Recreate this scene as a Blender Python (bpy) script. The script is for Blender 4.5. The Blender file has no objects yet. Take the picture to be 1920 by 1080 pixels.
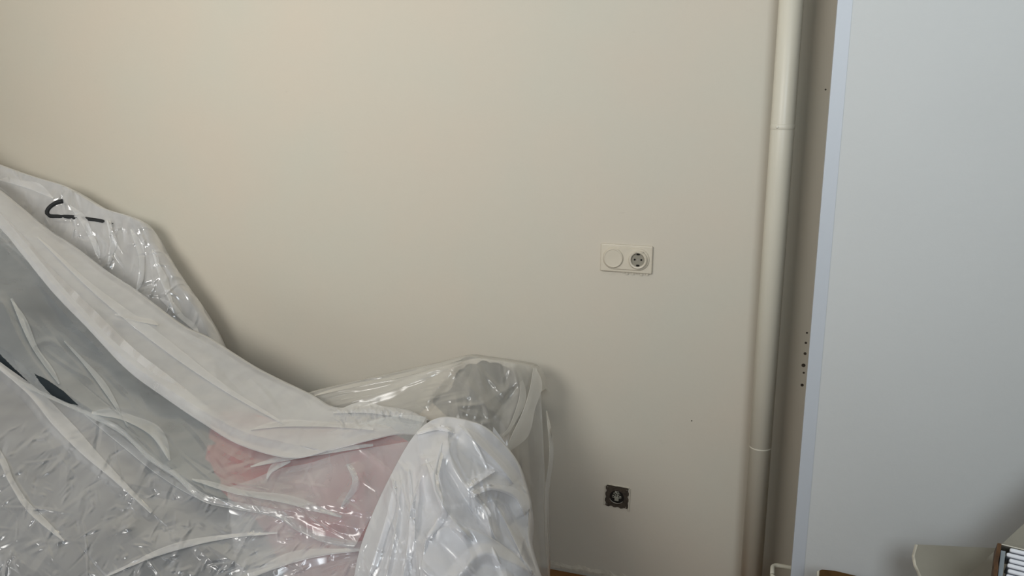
import bpy, bmesh, math, random
import numpy as np
from mathutils import Vector, Matrix

# ------------------------------------------------------------------ camera
F_PX = 1500.0
PSI, PITCH = math.radians(19.1), math.radians(12.2)
CAM = np.array([0.0, -2.2704, 1.4430])
FWD = np.array([-math.sin(PSI) * math.cos(PITCH), math.cos(PSI) * math.cos(PITCH), -math.sin(PITCH)])
RGT = np.array([math.cos(PSI), math.sin(PSI), 0.0])
UPV = np.cross(RGT, FWD)
sc = bpy.context.scene
COL = sc.collection
cd = bpy.data.cameras.new('camera')
cd.sensor_width = 36.0
cd.lens = F_PX / 1920 * 36.0
cd.clip_start = 0.02
cam = bpy.data.objects.new('camera', cd)
COL.objects.link(cam)
m = Matrix((RGT, UPV, -FWD)).transposed().to_4x4()
m.translation = Vector(CAM)
cam.matrix_world = m
sc.camera = cam

# ------------------------------------------------------------------ light and exposure
sc.view_settings.view_transform = 'Standard'
sc.view_settings.look = 'None'
sc.view_settings.gamma = 1.0
sc.view_settings.use_curve_mapping = False
sc.view_settings.exposure = 0.0
sc.cycles.max_bounces = 8
sc.cycles.diffuse_bounces = 6
sc.cycles.glossy_bounces = 2
sc.cycles.transparent_max_bounces = 14
w = bpy.data.worlds.new('sky')
sc.world = w
w.use_nodes = True
w.node_tree.nodes['Background'].inputs[0].default_value = (0.62, 0.74, 0.9, 1)
w.node_tree.nodes['Background'].inputs[1].default_value = 1.0


def window_light(name, loc, sx, sz, power, colour, aim):
    l = bpy.data.lights.new(name, 'AREA')
    l.shape = 'RECTANGLE'
    l.size, l.size_y = sx, sz
    l.energy = power
    l.color = colour
    l.spread = math.radians(114)   # beam narrowed by hand so the light fades low and sideways
    o = bpy.data.objects.new(name, l)
    COL.objects.link(o)
    o.location = loc
    d = Vector(aim) - Vector(loc)
    o.rotation_euler = d.to_track_quat('-Z', 'Y').to_euler()
    return o


window_light('daylight_left', (-1.60, -3.0, 2.1), 1.5, 0.9, 26.5, (1.0, 0.965, 0.905), (-1.85, 0, 2.0))
window_light('daylight_right', (0.55, -3.0, 2.1), 0.7, 0.9, 14, (0.87, 0.945, 1.0), (0.30, 0, 1.8))


# ------------------------------------------------------------------ helpers
def ray(x, y):
    return FWD + RGT * ((x - 960) / F_PX) - UPV * ((y - 540) / F_PX)


def at_y(x, y, Y):
    r = ray(x, y)
    return CAM + r * ((Y - CAM[1]) / r[1])


def at_d(x, y, d):
    return CAM + ray(x, y) * d


def mat(name, colour, rough=0.6, spec=0.3, metal=0.0, noise=0.0, nscale=8.0, bump=0.0, bscale=200.0, colour2=None):
    m = bpy.data.materials.new(name)
    m.use_nodes = True
    nt = m.node_tree
    b = nt.nodes['Principled BSDF']
    b.inputs['Base Color'].default_value = (*colour, 1)
    b.inputs['Roughness'].default_value = rough
    b.inputs['Metallic'].default_value = metal
    b.inputs['Specular IOR Level'].default_value = spec
    tc = nt.nodes.new('ShaderNodeTexCoord')
    if noise or colour2:
        n = nt.nodes.new('ShaderNodeTexNoise')
        n.inputs['Scale'].default_value = nscale
        n.inputs['Detail'].default_value = 6
        nt.links.new(tc.outputs['Object'], n.inputs['Vector'])
        r = nt.nodes.new('ShaderNodeValToRGB')
        r.color_ramp.elements[0].position = 0.3
        r.color_ramp.elements[1].position = 0.7
        c2 = colour2 or tuple(c * (1 - noise) for c in colour)
        r.color_ramp.elements[0].color = (*c2, 1)
        r.color_ramp.elements[1].color = (*colour, 1)
        nt.links.new(n.outputs['Fac'], r.inputs['Fac'])
        nt.links.new(r.outputs['Color'], b.inputs['Base Color'])
    if bump:
        n = nt.nodes.new('ShaderNodeTexNoise')
        n.inputs['Scale'].default_value = bscale
        n.inputs['Detail'].default_value = 4
        nt.links.new(tc.outputs['Object'], n.inputs['Vector'])
        bp = nt.nodes.new('ShaderNodeBump')
        bp.inputs['Strength'].default_value = bump
        bp.inputs['Distance'].default_value = 0.002
        nt.links.new(n.outputs['Fac'], bp.inputs['Height'])
        nt.links.new(bp.outputs['Normal'], b.inputs['Normal'])
    return m


def film(name, opacity, edge=0.35, gloss=1.0, rough=0.16, bump=0.5, scale=14.0, colour=(0.955, 0.975, 1.0)):
    """thin milky polythene: see-through, scattering and glossy"""
    m = bpy.data.materials.new(name)
    m.use_nodes = True
    nt = m.node_tree
    nt.nodes.clear()
    N, L = nt.nodes.new, nt.links.new
    out = N('ShaderNodeOutputMaterial')
    tc = N('ShaderNodeTexCoord')
    # crumple relief: stretched ridges at two sizes
    mp = N('ShaderNodeMapping')
    mp.inputs['Rotation'].default_value = (0.3, 0.5, 0.6)
    mp.inputs['Scale'].default_value = (1.3, 1.0, 0.35)
    L(tc.outputs['Object'], mp.inputs['Vector'])
    n1 = N('ShaderNodeTexNoise')
    n1.noise_type = 'RIDGED_MULTIFRACTAL'
    n1.inputs['Scale'].default_value = scale
    n1.inputs['Detail'].default_value = 6
    n1.inputs['Distortion'].default_value = 0.6
    L(mp.outputs['Vector'], n1.inputs['Vector'])
    n2 = N('ShaderNodeTexVoronoi')
    n2.feature = 'SMOOTH_F1'
    n2.inputs['Scale'].default_value = scale * 0.9
    n2.inputs['Smoothness'].default_value = 0.5
    L(mp.outputs['Vector'], n2.inputs['Vector'])
    ad = N('ShaderNodeMath')
    ad.operation = 'MULTIPLY_ADD'
    ad.inputs[1].default_value = 0.22
    L(n1.outputs['Fac'], ad.inputs[0])
    L(n2.outputs['Distance'], ad.inputs[2])
    bp = N('ShaderNodeBump')
    bp.inputs['Strength'].default_value = bump
    bp.inputs['Distance'].default_value = 0.006
    L(ad.outputs[0], bp.inputs['Height'])
    # milkiness
    tr = N('ShaderNodeBsdfTransparent')
    df = N('ShaderNodeBsdfDiffuse')
    tl = N('ShaderNodeBsdfTranslucent')
    for s in (df, tl):
        s.inputs['Color'].default_value = (*colour, 1)
        L(bp.outputs['Normal'], s.inputs['Normal'])
    ms = N('ShaderNodeMixShader')
    ms.inputs[0].default_value = 0.25
    L(df.outputs[0], ms.inputs[1])
    L(tl.outputs[0], ms.inputs[2])
    lw = N('ShaderNodeLayerWeight')
    lw.inputs['Blend'].default_value = 0.35
    L(bp.outputs['Normal'], lw.inputs['Normal'])
    op = N('ShaderNodeMath')
    op.operation = 'MULTIPLY_ADD'
    op.use_clamp = True
    op.inputs[1].default_value = edge
    op.inputs[2].default_value = opacity
    L(lw.outputs['Facing'], op.inputs[0])
    # slight unevenness of the milkiness
    n3 = N('ShaderNodeTexNoise')
    n3.inputs['Scale'].default_value = 7
    n3.inputs['Detail'].default_value = 3
    L(tc.outputs['Object'], n3.inputs['Vector'])
    o2 = N('ShaderNodeMath')
    o2.operation = 'MULTIPLY_ADD'
    o2.use_clamp = True
    o2.inputs[1].default_value = 0.25
    L(n3.outputs['Fac'], o2.inputs[0])
    o3 = N('ShaderNodeMath')
    o3.operation = 'SUBTRACT'
    o3.inputs[1].default_value = 0.125
    L(op.outputs[0], o3.inputs[0])
    L(o3.outputs[0], o2.inputs[2])
    mx = N('ShaderNodeMixShader')
    L(o2.outputs[0], mx.inputs[0])
    L(tr.outputs[0], mx.inputs[1])
    L(ms.outputs[0], mx.inputs[2])
    gl = N('ShaderNodeBsdfGlossy')
    gl.distribution = 'MULTI_GGX'
    gl.inputs['Roughness'].default_value = rough
    gl.inputs['Color'].default_value = (1, 1, 1, 1)
    L(bp.outputs['Normal'], gl.inputs['Normal'])
    fr = N('ShaderNodeFresnel')
    fr.inputs['IOR'].default_value = 1.5
    L(bp.outputs['Normal'], fr.inputs['Normal'])
    fm = N('ShaderNodeMath')
    fm.operation = 'MULTIPLY'
    fm.use_clamp = True
    fm.inputs[1].default_value = gloss
    fcap = N('ShaderNodeMath')
    fcap.operation = 'MINIMUM'
    fcap.inputs[1].default_value = 0.5
    L(fr.outputs[0], fm.inputs[0])
    m2 = N('ShaderNodeMixShader')
    L(fm.outputs[0], fcap.inputs[0])
    L(fcap.outputs[0], m2.inputs[0])
    L(mx.outputs[0], m2.inputs[1])
    L(gl.outputs[0], m2.inputs[2])
    L(m2.outputs[0], out.inputs['Surface'])
    return m


def link(name, me, material, parent=None, smooth=False):
    if material is not None:
        me.materials.append(material)
    if smooth:
        for p in me.polygons:
            p.use_smooth = True
    o = bpy.data.objects.new(name, me)
    COL.objects.link(o)
    if parent is not None:
        o.parent = parent
    return o


def obj(name, bm, material, parent=None, smooth=False):
    me = bpy.data.meshes.new(name)
    bmesh.ops.recalc_face_normals(bm, faces=bm.faces)
    bm.to_mesh(me)
    bm.free()
    return link(name, me, material, parent, smooth)


def empty(name, loc, rz=0.0):
    o = bpy.data.objects.new(name, None)
    o.empty_display_size = 0.05
    COL.objects.link(o)
    o.location = loc
    o.rotation_euler = (0, 0, rz)
    return o


def tag(o, label=None, cat=None, group=None, kind=None):
    for k, v in (('label', label), ('category', cat), ('group', group), ('kind', kind)):
        if v:
            o[k] = v
    return o


def add_box(bm, lo, hi, bevel=0.0, seg=2):
    r = bmesh.ops.create_cube(bm, size=1.0)
    vs = r['verts']
    for v in vs:
        v.co = Vector([lo[i] + (v.co[i] + 0.5) * (hi[i] - lo[i]) for i in range(3)])
    if bevel:
        es = list({e for v in vs for e in v.link_edges})
        bmesh.ops.bevel(bm, geom=es, offset=bevel, segments=seg, affect='EDGES', profile=0.5)
    return bm


def box(lo, hi, bevel=0.0, seg=2):
    return add_box(bmesh.new(), lo, hi, bevel, seg)


def add_lathe(bm, prof, centre, axis='Z', n=40, close=True):
    """profile of (radius, height) turned round an axis"""
    rings = []
    for r, h in prof:
        ring = []
        for k in range(n):
            a = 2 * math.pi * k / n
            p = (r * math.cos(a), r * math.sin(a), h)
            if axis == 'Y':
                p = (p[0], -p[2], p[1])
            ring.append(bm.verts.new(Vector(p) + Vector(centre)))
        rings.append(ring)
    for a, b in zip(rings, rings[1:]):
        for k in range(n):
            bm.faces.new((a[k], a[(k + 1) % n], b[(k + 1) % n], b[k]))
    if close:
        bm.faces.new(rings[0])
        bm.faces.new(rings[-1])
    return bm


def lathe(prof, centre, axis='Z', n=40, close=True):
    return add_lathe(bmesh.new(), prof, centre, axis, n, close)


def add_prism(bm, pts, y0, y1):
    """outline in x and z pushed along y"""
    a = [bm.verts.new((x, y0, z)) for x, z in pts]
    b = [bm.verts.new((x, y1, z)) for x, z in pts]
    bm.faces.new(a)
    bm.faces.new(b[::-1])
    for k in range(len(pts)):
        bm.faces.new((a[k], a[(k + 1) % len(pts)], b[(k + 1) % len(pts)], b[k]))
    return bm


def tube(pts, r, n=8):
    pts = [Vector(p) for p in pts]
    bm = bmesh.new()
    rings = []
    for i, p in enumerate(pts):
        t = (pts[min(i + 1, len(pts) - 1)] - pts[max(i - 1, 0)]).normalized()
        a = t.orthogonal().normalized()
        b = t.cross(a)
        if rings:
            ref = (rings[-1][0].co - pts[i - 1])
            a = (ref - t * ref.dot(t)).normalized()
            b = t.cross(a)
        rings.append([bm.verts.new(p + (a * math.cos(2 * math.pi * k / n) + b * math.sin(2 * math.pi * k / n)) * r) for k in range(n)])
    for a, b in zip(rings, rings[1:]):
        for k in range(n):
            bm.faces.new((a[k], a[(k + 1) % n], b[(k + 1) % n], b[k]))
    bm.faces.new(rings[0])
    bm.faces.new(rings[-1])
    return bm


def smooth_line(pts, n):
    """Catmull-Rom through the points, resampled evenly"""
    p = np.array(pts, float)
    p = np.vstack([2 * p[0] - p[1], p, 2 * p[-1] - p[-2]])
    out = []
    for i in range(1, len(p) - 2):
        t = np.linspace(0, 1, 24, endpoint=False)[:, None]
        a, b, c, d = p[i - 1], p[i], p[i + 1], p[i + 2]
        out.append(0.5 * (2 * b + (c - a) * t + (2 * a - 5 * b + 4 * c - d) * t ** 2 + (3 * b - a - 3 * c + d) * t ** 3))
    out.append(p[-2][None])
    q = np.vstack(out)
    s = np.r_[0, np.cumsum(np.linalg.norm(np.diff(q, axis=0), axis=1))]
    u = np.linspace(0, s[-1], n)
    return np.stack([np.interp(u, s, q[:, k]) for k in range(q.shape[1])], 1)


def noise2(x, y, seed, scale):
    """smooth random field made of a few waves"""
    rg = np.random.RandomState(seed)
    h = np.zeros_like(x)
    for _ in range(10):
        a = rg.uniform(0, 2 * math.pi)
        k = 2 * math.pi / (scale * rg.uniform(0.6, 1.8))
        h += np.sin(k * (x * math.cos(a) + y * math.sin(a)) + rg.uniform(0, 6.28))
    return h / 4.5


# ------------------------------------------------------------------ materials
M = {}


def wall_paint():
    m = mat('beige_primed_plaster', (0.565, 0.515, 0.425), rough=0.85, spec=0.15)
    nt = m.node_tree
    N, L = nt.nodes.new, nt.links.new
    b = nt.nodes['Principled BSDF']
    tc = N('ShaderNodeTexCoord')
    n = N('ShaderNodeTexNoise')
    n.inputs['Scale'].default_value = 2.4
    n.inputs['Detail'].default_value = 5
    L(tc.outputs['Object'], n.inputs['Vector'])
    r = N('ShaderNodeValToRGB')
    e = r.color_ramp.elements
    e[0].position, e[1].position = 0.35, 0.68
    e[0].color = (0.580, 0.532, 0.450, 1)
    e[1].color = (0.556, 0.536, 0.460, 1)
    L(n.outputs['Fac'], r.inputs['Fac'])
    # short scuffs left by the filler knife
    mp = N('ShaderNodeMapping')
    mp.inputs['Scale'].default_value = (6, 6, 16)
    mp.inputs['Rotation'].default_value = (0, 0.35, 0)
    L(tc.outputs['Object'], mp.inputs['Vector'])
    s = N('ShaderNodeTexNoise')
    s.inputs['Scale'].default_value = 1.6
    s.inputs['Detail'].default_value = 8
    s.inputs['Roughness'].default_value = 0.7
    L(mp.outputs['Vector'], s.inputs['Vector'])
    sr = N('ShaderNodeValToRGB')
    sr.color_ramp.elements[0].position, sr.color_ramp.elements[1].position = 0.64, 0.80
    sr.color_ramp.elements[0].color = (0, 0, 0, 1)
    sr.color_ramp.elements[1].color = (0.35, 0.35, 0.35, 1)
    L(s.outputs['Fac'], sr.inputs['Fac'])
    mx = N('ShaderNodeMixRGB')
    mx.inputs[2].default_value = (0.40, 0.37, 0.31, 1)
    L(sr.outputs['Color'], mx.inputs[0])
    L(r.outputs['Color'], mx.inputs[1])
    L(mx.outputs[0], b.inputs['Base Color'])
    g = N('ShaderNodeTexNoise')
    g.inputs['Scale'].default_value = 90
    g.inputs['Detail'].default_value = 4
    L(tc.outputs['Object'], g.inputs['Vector'])
    bp = N('ShaderNodeBump')
    bp.inputs['Strength'].default_value = 0.12
    bp.inputs['Distance'].default_value = 0.003
    L(g.outputs['Fac'], bp.inputs['Height'])
    L(bp.outputs['Normal'], b.inputs['Normal'])
    return m


M['wall'] = wall_paint()
M['white_wall'] = mat('white_matt_wall_paint', (0.57, 0.585, 0.575), rough=0.8, spec=0.2, noise=0.03, nscale=3, bump=0.25, bscale=70)
M['white_plain'] = mat('white_room_paint', (0.55, 0.51, 0.45), rough=0.9)
M['corner'] = mat('white_corner_plastic', (0.50, 0.535, 0.575), rough=0.5, spec=0.5)
M['pipe'] = mat('cream_pipe_enamel', (0.66, 0.63, 0.53), rough=0.38, spec=0.45, noise=0.04, nscale=5, bump=0.06, bscale=40)
M['plaster'] = mat('bare_plaster', (0.60, 0.555, 0.46), rough=0.95, noise=0.2, nscale=60, bump=0.6, bscale=120)
M['wood'] = mat('brown_floor_varnish', (0.31, 0.14, 0.045), rough=0.45, noise=0.5, nscale=14, bump=0.1, bscale=60)
M['underfloor'] = mat('dark_floor_joint', (0.06, 0.03, 0.015), rough=0.8, noise=0.3)
M['ceramic'] = mat('cream_socket_plastic', (0.60, 0.55, 0.45), rough=0.4, spec=0.4, noise=0.05, nscale=30)
M['socket_in'] = mat('shaded_socket_well', (0.27, 0.25, 0.20), rough=0.45, spec=0.4, noise=0.1, nscale=60)  # cream plastic darkened in colour for the shade inside the well
M['black'] = mat('black_hole', (0.012, 0.010, 0.008), rough=0.9, noise=0.2)
M['dark_metal'] = mat('dirty_dark_metal', (0.075, 0.058, 0.042), rough=0.65, spec=0.4, noise=0.6, nscale=90, bump=0.5, bscale=200)
M['grey_ceramic'] = mat('dusty_grey_ceramic', (0.36, 0.35, 0.29), rough=0.7, noise=0.4, nscale=120, bump=0.4, bscale=200)
M['bright_metal'] = mat('worn_bright_metal', (0.45, 0.43, 0.38), rough=0.4, metal=0.6, noise=0.3, nscale=80)
M['charcoal'] = mat('charcoal_upholstery', (0.045, 0.057, 0.066), rough=0.95, spec=0.1, noise=0.25, nscale=14, bump=0.15, bscale=90)
M['grey_fabric'] = mat('grey_armchair_fabric', (0.34, 0.35, 0.355), rough=0.95, spec=0.1, noise=0.2, nscale=20, bump=0.5, bscale=400)
M['bundle'] = mat('dark_grey_cloth', (0.10, 0.10, 0.095), rough=0.95, spec=0.1, noise=0.35, nscale=9, bump=0.5, bscale=300)
M['cabinet'] = mat('pale_beige_laminate', (0.62, 0.56, 0.47), rough=0.5, noise=0.06, nscale=6)
M['red'] = mat('red_blanket_wool', (0.52, 0.10, 0.095), rough=0.95, spec=0.1, noise=0.3, nscale=12, bump=0.5, bscale=300)
M['cable'] = mat('black_cable_rubber', (0.02, 0.022, 0.024), rough=0.6, noise=0.2)
M['tub'] = mat('white_tub_plastic', (0.72, 0.70, 0.60), rough=0.4, spec=0.4, noise=0.04)
M['card_grey'] = mat('grey_white_card', (0.30, 0.285, 0.235), rough=0.9, spec=0.1, noise=0.08, nscale=14, bump=0.2, bscale=120)
M['card_edge'] = mat('torn_card_edge', (0.60, 0.56, 0.46), rough=0.95, noise=0.4, nscale=50)
M['card_brown'] = mat('brown_corrugated_card', (0.13, 0.07, 0.025), rough=0.9, spec=0.1, noise=0.35, nscale=25, bump=0.3, bscale=90)
M['board'] = mat('white_board_foil', (0.84, 0.86, 0.90), rough=0.4, spec=0.4, noise=0.06, nscale=30)
M['wrap'] = mat('brown_packing_wrap', (0.14, 0.07, 0.028), rough=0.6, noise=0.7, nscale=45, bump=0.4, bscale=90)
M['board_back'] = mat('grey_blue_packing_card', (0.30, 0.34, 0.36), rough=0.8, noise=0.3, nscale=40)
M['film_front'] = film('milky_polythene_front', 0.25, edge=0.62, scale=17, bump=0.8, rough=.2, gloss=2.6)
M['film_bunched'] = film('milky_polythene_bunched', 0.56, edge=0.5, scale=15, bump=0.7, rough=.2, gloss=2.4, colour=(0.96, 0.97, 1.0))
M['film_single'] = film('milky_polythene_single', 0.14, edge=0.62, scale=13, bump=0.7, rough=.2, gloss=2.2, colour=(0.88, 0.94, 0.97))
M['film_rear'] = film('milky_polythene_rear', 0.40, edge=.6, scale=22, bump=1.0, rough=.17, gloss=2.8)
M['film_cab'] = film('thin_polythene_cabinet', 0.35, edge=0.6, scale=13, bump=0.5, rough=.2, gloss=1.4, colour=(0.80, 0.78, 0.72))

# ------------------------------------------------------------------ the room
XL, XR, YF, ZC = -3.6, 2.4, -3.08, 2.7
BLOCK_Y0, BLOCK_Y1 = -0.45, -0.33
cx = at_y(1571, 0, BLOCK_Y0)[0]
struct = lambda o: tag(o, kind='structure')

wall_back = struct(obj('wall_back', box((XL - .1, 0, -.1), (XR + .1, .12, ZC + .1)), M['wall']))
struct(obj('wall_left', box((XL - .1, YF, -.1), (XL, 0, ZC + .1)), M['wall']))
struct(obj('wall_right', box((cx + .004, BLOCK_Y0 + .0012, 0), (XR, BLOCK_Y1, ZC)), M['white_wall']))
struct(obj('wall_side', box((XR, YF, -.1), (XR + .1, 0, ZC + .1)), M['white_plain']))
struct(obj('ceiling', box((XL, YF, ZC), (XR, 0, ZC + .1)), mat('white_ceiling_paint', (.78, .76, .72), rough=.9)))
bm = bmesh.new()
wins = [(-2.2, -0.3, 1.55, 2.6), (-0.2, 0.9, 1.5, 2.6)]
xs = [XL - .1, wins[0][0], wins[0][1], wins[1][0], wins[1][1], XR + .1]
for k in (0, 2, 4):
    add_box(bm, (xs[k], YF - .1, -.1), (xs[k + 1], YF, ZC + .1))
for x0, x1, z0, z1 in wins:
    add_box(bm, (x0, YF - .1, -.1), (x1, YF, z0))
    add_box(bm, (x0, YF - .1, z1), (x1, YF, ZC + .1))
struct(obj('wall_front', bm, M['white_plain']))
for k, (x0, x1, z0, z1) in enumerate(wins):
    wf = struct(obj('window_%d' % (k + 1), box((x0, YF - .08, z0), (x1, YF - .03, z0 + .05)), M['tub']))
    for lo, hi in (((x0, z1 - .05), (x1, z1)), ((x0, z0 + .05), (x0 + .05, z1 - .05)), ((x1 - .05, z0 + .05), (x1, z1 - .05))):
        obj('window_frame', box((lo[0], YF - .08, lo[1]), (hi[0], YF - .03, hi[1])), M['tub'], wf)

# corner profile on the end of the white wall: a 25 mm plastic angle
bm = bmesh.new()
c0, c1 = cx, cx + 0.028
add_prism(bm, [(0, 0)] * 0 or [(c0, 0), (c1, 0), (c1, ZC), (c0, ZC)], BLOCK_Y0, BLOCK_Y0 + .004)
add_prism(bm, [(c0, 0), (c0 + .004, 0), (c0 + .004, ZC), (c0, ZC)], BLOCK_Y0 + .004, BLOCK_Y0 + .03)
struct(obj('trim_1', bm, M['corner']))

# floor: boards run along the wall
floor = struct(obj('floor', box((XL, YF, -.1), (XR, 0, -.012)), M['underfloor']))
rnd = random.Random(4)
mesh_cache = None
for r in range(8):
    y1 = -.006 - r * .115
    off = rnd.uniform(0, .7)
    x = -2.0 + off - .7
    while x < 0.5:
        if mesh_cache is None:
            p = obj('floor_board', box((0, -.112, -.012), (.697, 0, 0), .0015, 1), M['wood'], floor)
            mesh_cache = p.data
        else:
            p = bpy.data.objects.new('floor_board', mesh_cache)
            COL.objects.link(p)
            p.parent = floor
        p.location = (x, y1, rnd.uniform(-.001, 0))
        x += .7
obj('floor_boards', box((XL, YF, -.012), (XR, -.006 - 8 * .115 - .003, -.001)), M['wood'], floor)

# ragged lower edge of the plaster
bm = bmesh.new()
prev = None
rg = random.Random(2)
for k in range(120):
    x = -2.2 + k * .02
    zt, zb, d = rg.uniform(.016, .03), rg.uniform(.003, .007), rg.uniform(.002, .006)
    cur = [bm.verts.new(v) for v in ((x, -.0005, zt), (x, -d, zt * .55), (x, -d, zb), (x, .0, zb))]
    if prev:
        for a in range(3):
            bm.faces.new((prev[a], cur[a], cur[a + 1], prev[a + 1]))
    prev = cur
obj('plaster_edge', bm, M['plaster'], wall_back)

# small drilled holes near the white wall, plus a couple of chips
for (px, py, r) in ((1513, 624, .0022), (1511, 643, .0026), (1509.5, 663, .0032), (1506.5, 685, .0042), (1507, 699, .0024), (1504, 722, .0034),
                    (1548, 168, .0018), (1297, 789, .0016)):
    p = at_y(px, py, 0)
    bm = lathe([(r * 1.3, 0), (r * 1.2, .0006), (r * .7, .0004)], (p[0], 0, p[2]), 'Y', 10)
    obj('screw_hole', bm, M['dark_metal'], wall_back)

# ------------------------------------------------------------------ heating pipe
PY = -.085
c = at_y(1449, 500, PY)
pipe = empty('heating_pipe', (c[0], PY, 0))
tag(pipe, 'cream painted vertical heating pipe standing before the beige wall', 'pipe')
obj('pipe_run', lathe([(.0295, 0), (.0295, ZC)], (0, 0, 0), n=48), M['pipe'], pipe, True)
jz = at_y(1452, 238, PY)[2]
obj('weld_joint', lathe([(.0292, jz - .008), (.0301, jz - .004), (.0306, jz), (.0301, jz + .004), (.0292, jz + .008)], (0, 0, 0), n=48), M['pipe'], pipe, True)
jz = at_y(1409, 835, PY)[2]
obj('weld_joint', lathe([(.0292, jz - .004), (.0298, jz), (.0292, jz + .004)], (0, 0, 0), n=48), M['pipe'], pipe, True)
p = at_y(1458, 238, PY - .03)
bm = bmesh.new()
bmesh.ops.create_icosphere(bm, subdivisions=2, radius=.0035)
for v in bm.verts:
    v.co += Vector((-.012, -.0285, at_y(1452, 238, PY)[2]))
obj('joint_glint', bm, mat('bright_glint_enamel', (.8, .78, .68), rough=.12, spec=.7, noise=.03), pipe, True)  # bright glossy bead added as the highlight on the weld joint

# ------------------------------------------------------------------ double wall plate (rotary cover and socket)
c = at_y(1175, 484.3, 0)
plate = empty('double_socket', (c[0], 0, c[2]))
plate.rotation_euler = (0, math.radians(0.4), 0)
tag(plate, 'cream double wall plate with round blank knob and earthed socket', 'socket')


def stadium(hw, r, n=14):
    pts = []
    for k in range(n + 1):
        a = -math.pi / 2 + math.pi * k / n
        pts.append((hw + r * math.cos(a), r * math.sin(a)))
    for k in range(n + 1):
        a = math.pi / 2 + math.pi * k / n
        pts.append((-hw + r * math.cos(a), r * math.sin(a)))
    return pts


bm = bmesh.new()
add_box(bm, (-.0755, -.009, -.0405), (.0755, 0, .0405), .003, 3)
obj('cover_plate', bm, M['ceramic'], plate)
bm = bmesh.new()
A, B = stadium(.0355, .0335), stadium(.0355, .0305)
ra = [bm.verts.new((x, -.0085, z)) for x, z in A]
rb = [bm.verts.new((x, -.0125, z)) for x, z in B]
for k in range(len(ra)):
    j = (k + 1) % len(ra)
    bm.faces.new((ra[k], ra[j], rb[j], rb[k]))
bm.faces.new(rb)
obj('raised_rim', bm, M['ceramic'], plate)
kn = obj('round_knob', lathe([(.0285, .012), (.0285, .0165), (.0270, .0185), (.0255, .0187), (.0245, .0178), (.0235, .0175), (.0001, .0168)], (-.0365, 0, .001), 'Y', 48), M['ceramic'], plate, False)
for k in kn.data.polygons:
    k.use_smooth = False
SX = .0355
so = obj('socket_ring', lathe([(.0270, .012), (.0265, .0190), (.0240, .0212), (.0205, .0205), (.0195, .0190), (.0190, .0129)], (SX, 0, 0), 'Y', 48, False), M['ceramic'], plate)
obj('socket_well', lathe([(.0191, .0131), (.0001, .0131)], (SX, 0, 0), 'Y', 48, False), M['socket_in'], so)
for dx, dz in ((-.0095, 0), (.0095, 0)):
    obj('pin_hole', lathe([(.0029, .0131), (.0029, .0136), (.0001, .0136)], (SX + dx, 0, dz), 'Y', 16, False), M['black'], so)
obj('centre_screw', lathe([(.0027, .0131), (.0024, .0139), (.0001, .0139)], (SX, 0, .0003), 'Y', 16, False), M['bright_metal'], so)
for dz in (.0165, -.0165):
    obj('earth_clip', box((SX - .0042, -.0175, dz - .0024), (SX + .0042, -.0128, dz + .0024), .0008, 1), M['black'], so)
for dx, a in ((-.006, 1), (.012, -1)):
    obj('plaster_crumb', box((SX + dx - .003, -.0225, .0215), (SX + dx + .0035, -.0150, .0245), .001, 1), M['plaster'], plate)
# broken plaster below the plate
bm = bmesh.new()
rg = random.Random(8)
for k in range(9):
    x = -.01 + k * .0085
    add_box(bm, (x, -.0035, -.0405 - rg.uniform(.003, .0075)), (x + .008, -.0002, -.0402))
obj('broken_plaster', bm, M['plaster'], plate)

# ------------------------------------------------------------------ bare flush socket low on the wall
c = at_y(1157, 931, 0)
bare = empty('bare_socket', (c[0], 0, c[2]))
bare.rotation_euler = (0, math.radians(2.0), 0)
tag(bare, 'uncovered old socket with dark rusty metal frame low on the wall', 'socket')
rg = random.Random(11)
pts = []
hw, hz = .0345, .0335
for side in range(4):
    n = 13
    for k in range(n):
        t = -1 + 2 * k / n
        j = (.0022 if k % 4 in (1, 2) else -.0008) + rg.uniform(-.0008, .0008)
        if side == 0: pts.append((t * hw, -hz - j))
        if side == 1: pts.append((hw + j, t * hz))
        if side == 2: pts.append((-t * hw, hz + j))
        if side == 3: pts.append((-hw - j, -t * hz))
mp_ = obj('mounting_frame', add_prism(bmesh.new(), pts, -.004, .0), M['dark_metal'], bare)
obj('round_opening', lathe([(.0225, .0041), (.0001, .0041)], (0, 0, -.001), 'Y', 36, False), M['black'], mp_)
bm = bmesh.new()
add_box(bm, (-.014, -.0068, -.003), (.014, -.0042, .006), .001, 1)
add_box(bm, (-.0065, -.0072, -.012), (.0065, -.0042, .020), .001, 1)
add_box(bm, (-.011, -.0066, .009), (.010, -.0042, .014), .001, 1)
ci = obj('ceramic_insert', bm, M['grey_ceramic'], bare)
for x, z in ((0, .0105), (.007, .0115), (-.006, .006), (.0, .0055), (.0065, .004), (-.005, .0125), (.003, .018), (-.0105, .0015), (.011, .001)):
    obj('terminal_hole', lathe([(.0021, .0070), (.0021, .0076), (.0001, .0076)], (x, 0, z), 'Y', 10, False), M['black'], ci)
arc = [(.0215 * math.cos(a), -.0062, -.0035 + .0165 * math.sin(a)) for a in np.linspace(math.radians(195), math.radians(335), 14)]
obj('spring_clip', tube(arc, .0011, 6), M['bright_metal'], bare)
for x in (-.030, .030):
    for z in (-.029, .029):
        obj('corner_screw', lathe([(.0018, .004), (.0015, .0052), (.0001, .0052)], (x, 0, z), 'Y', 12, False), M['bright_metal'], mp_)
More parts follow.
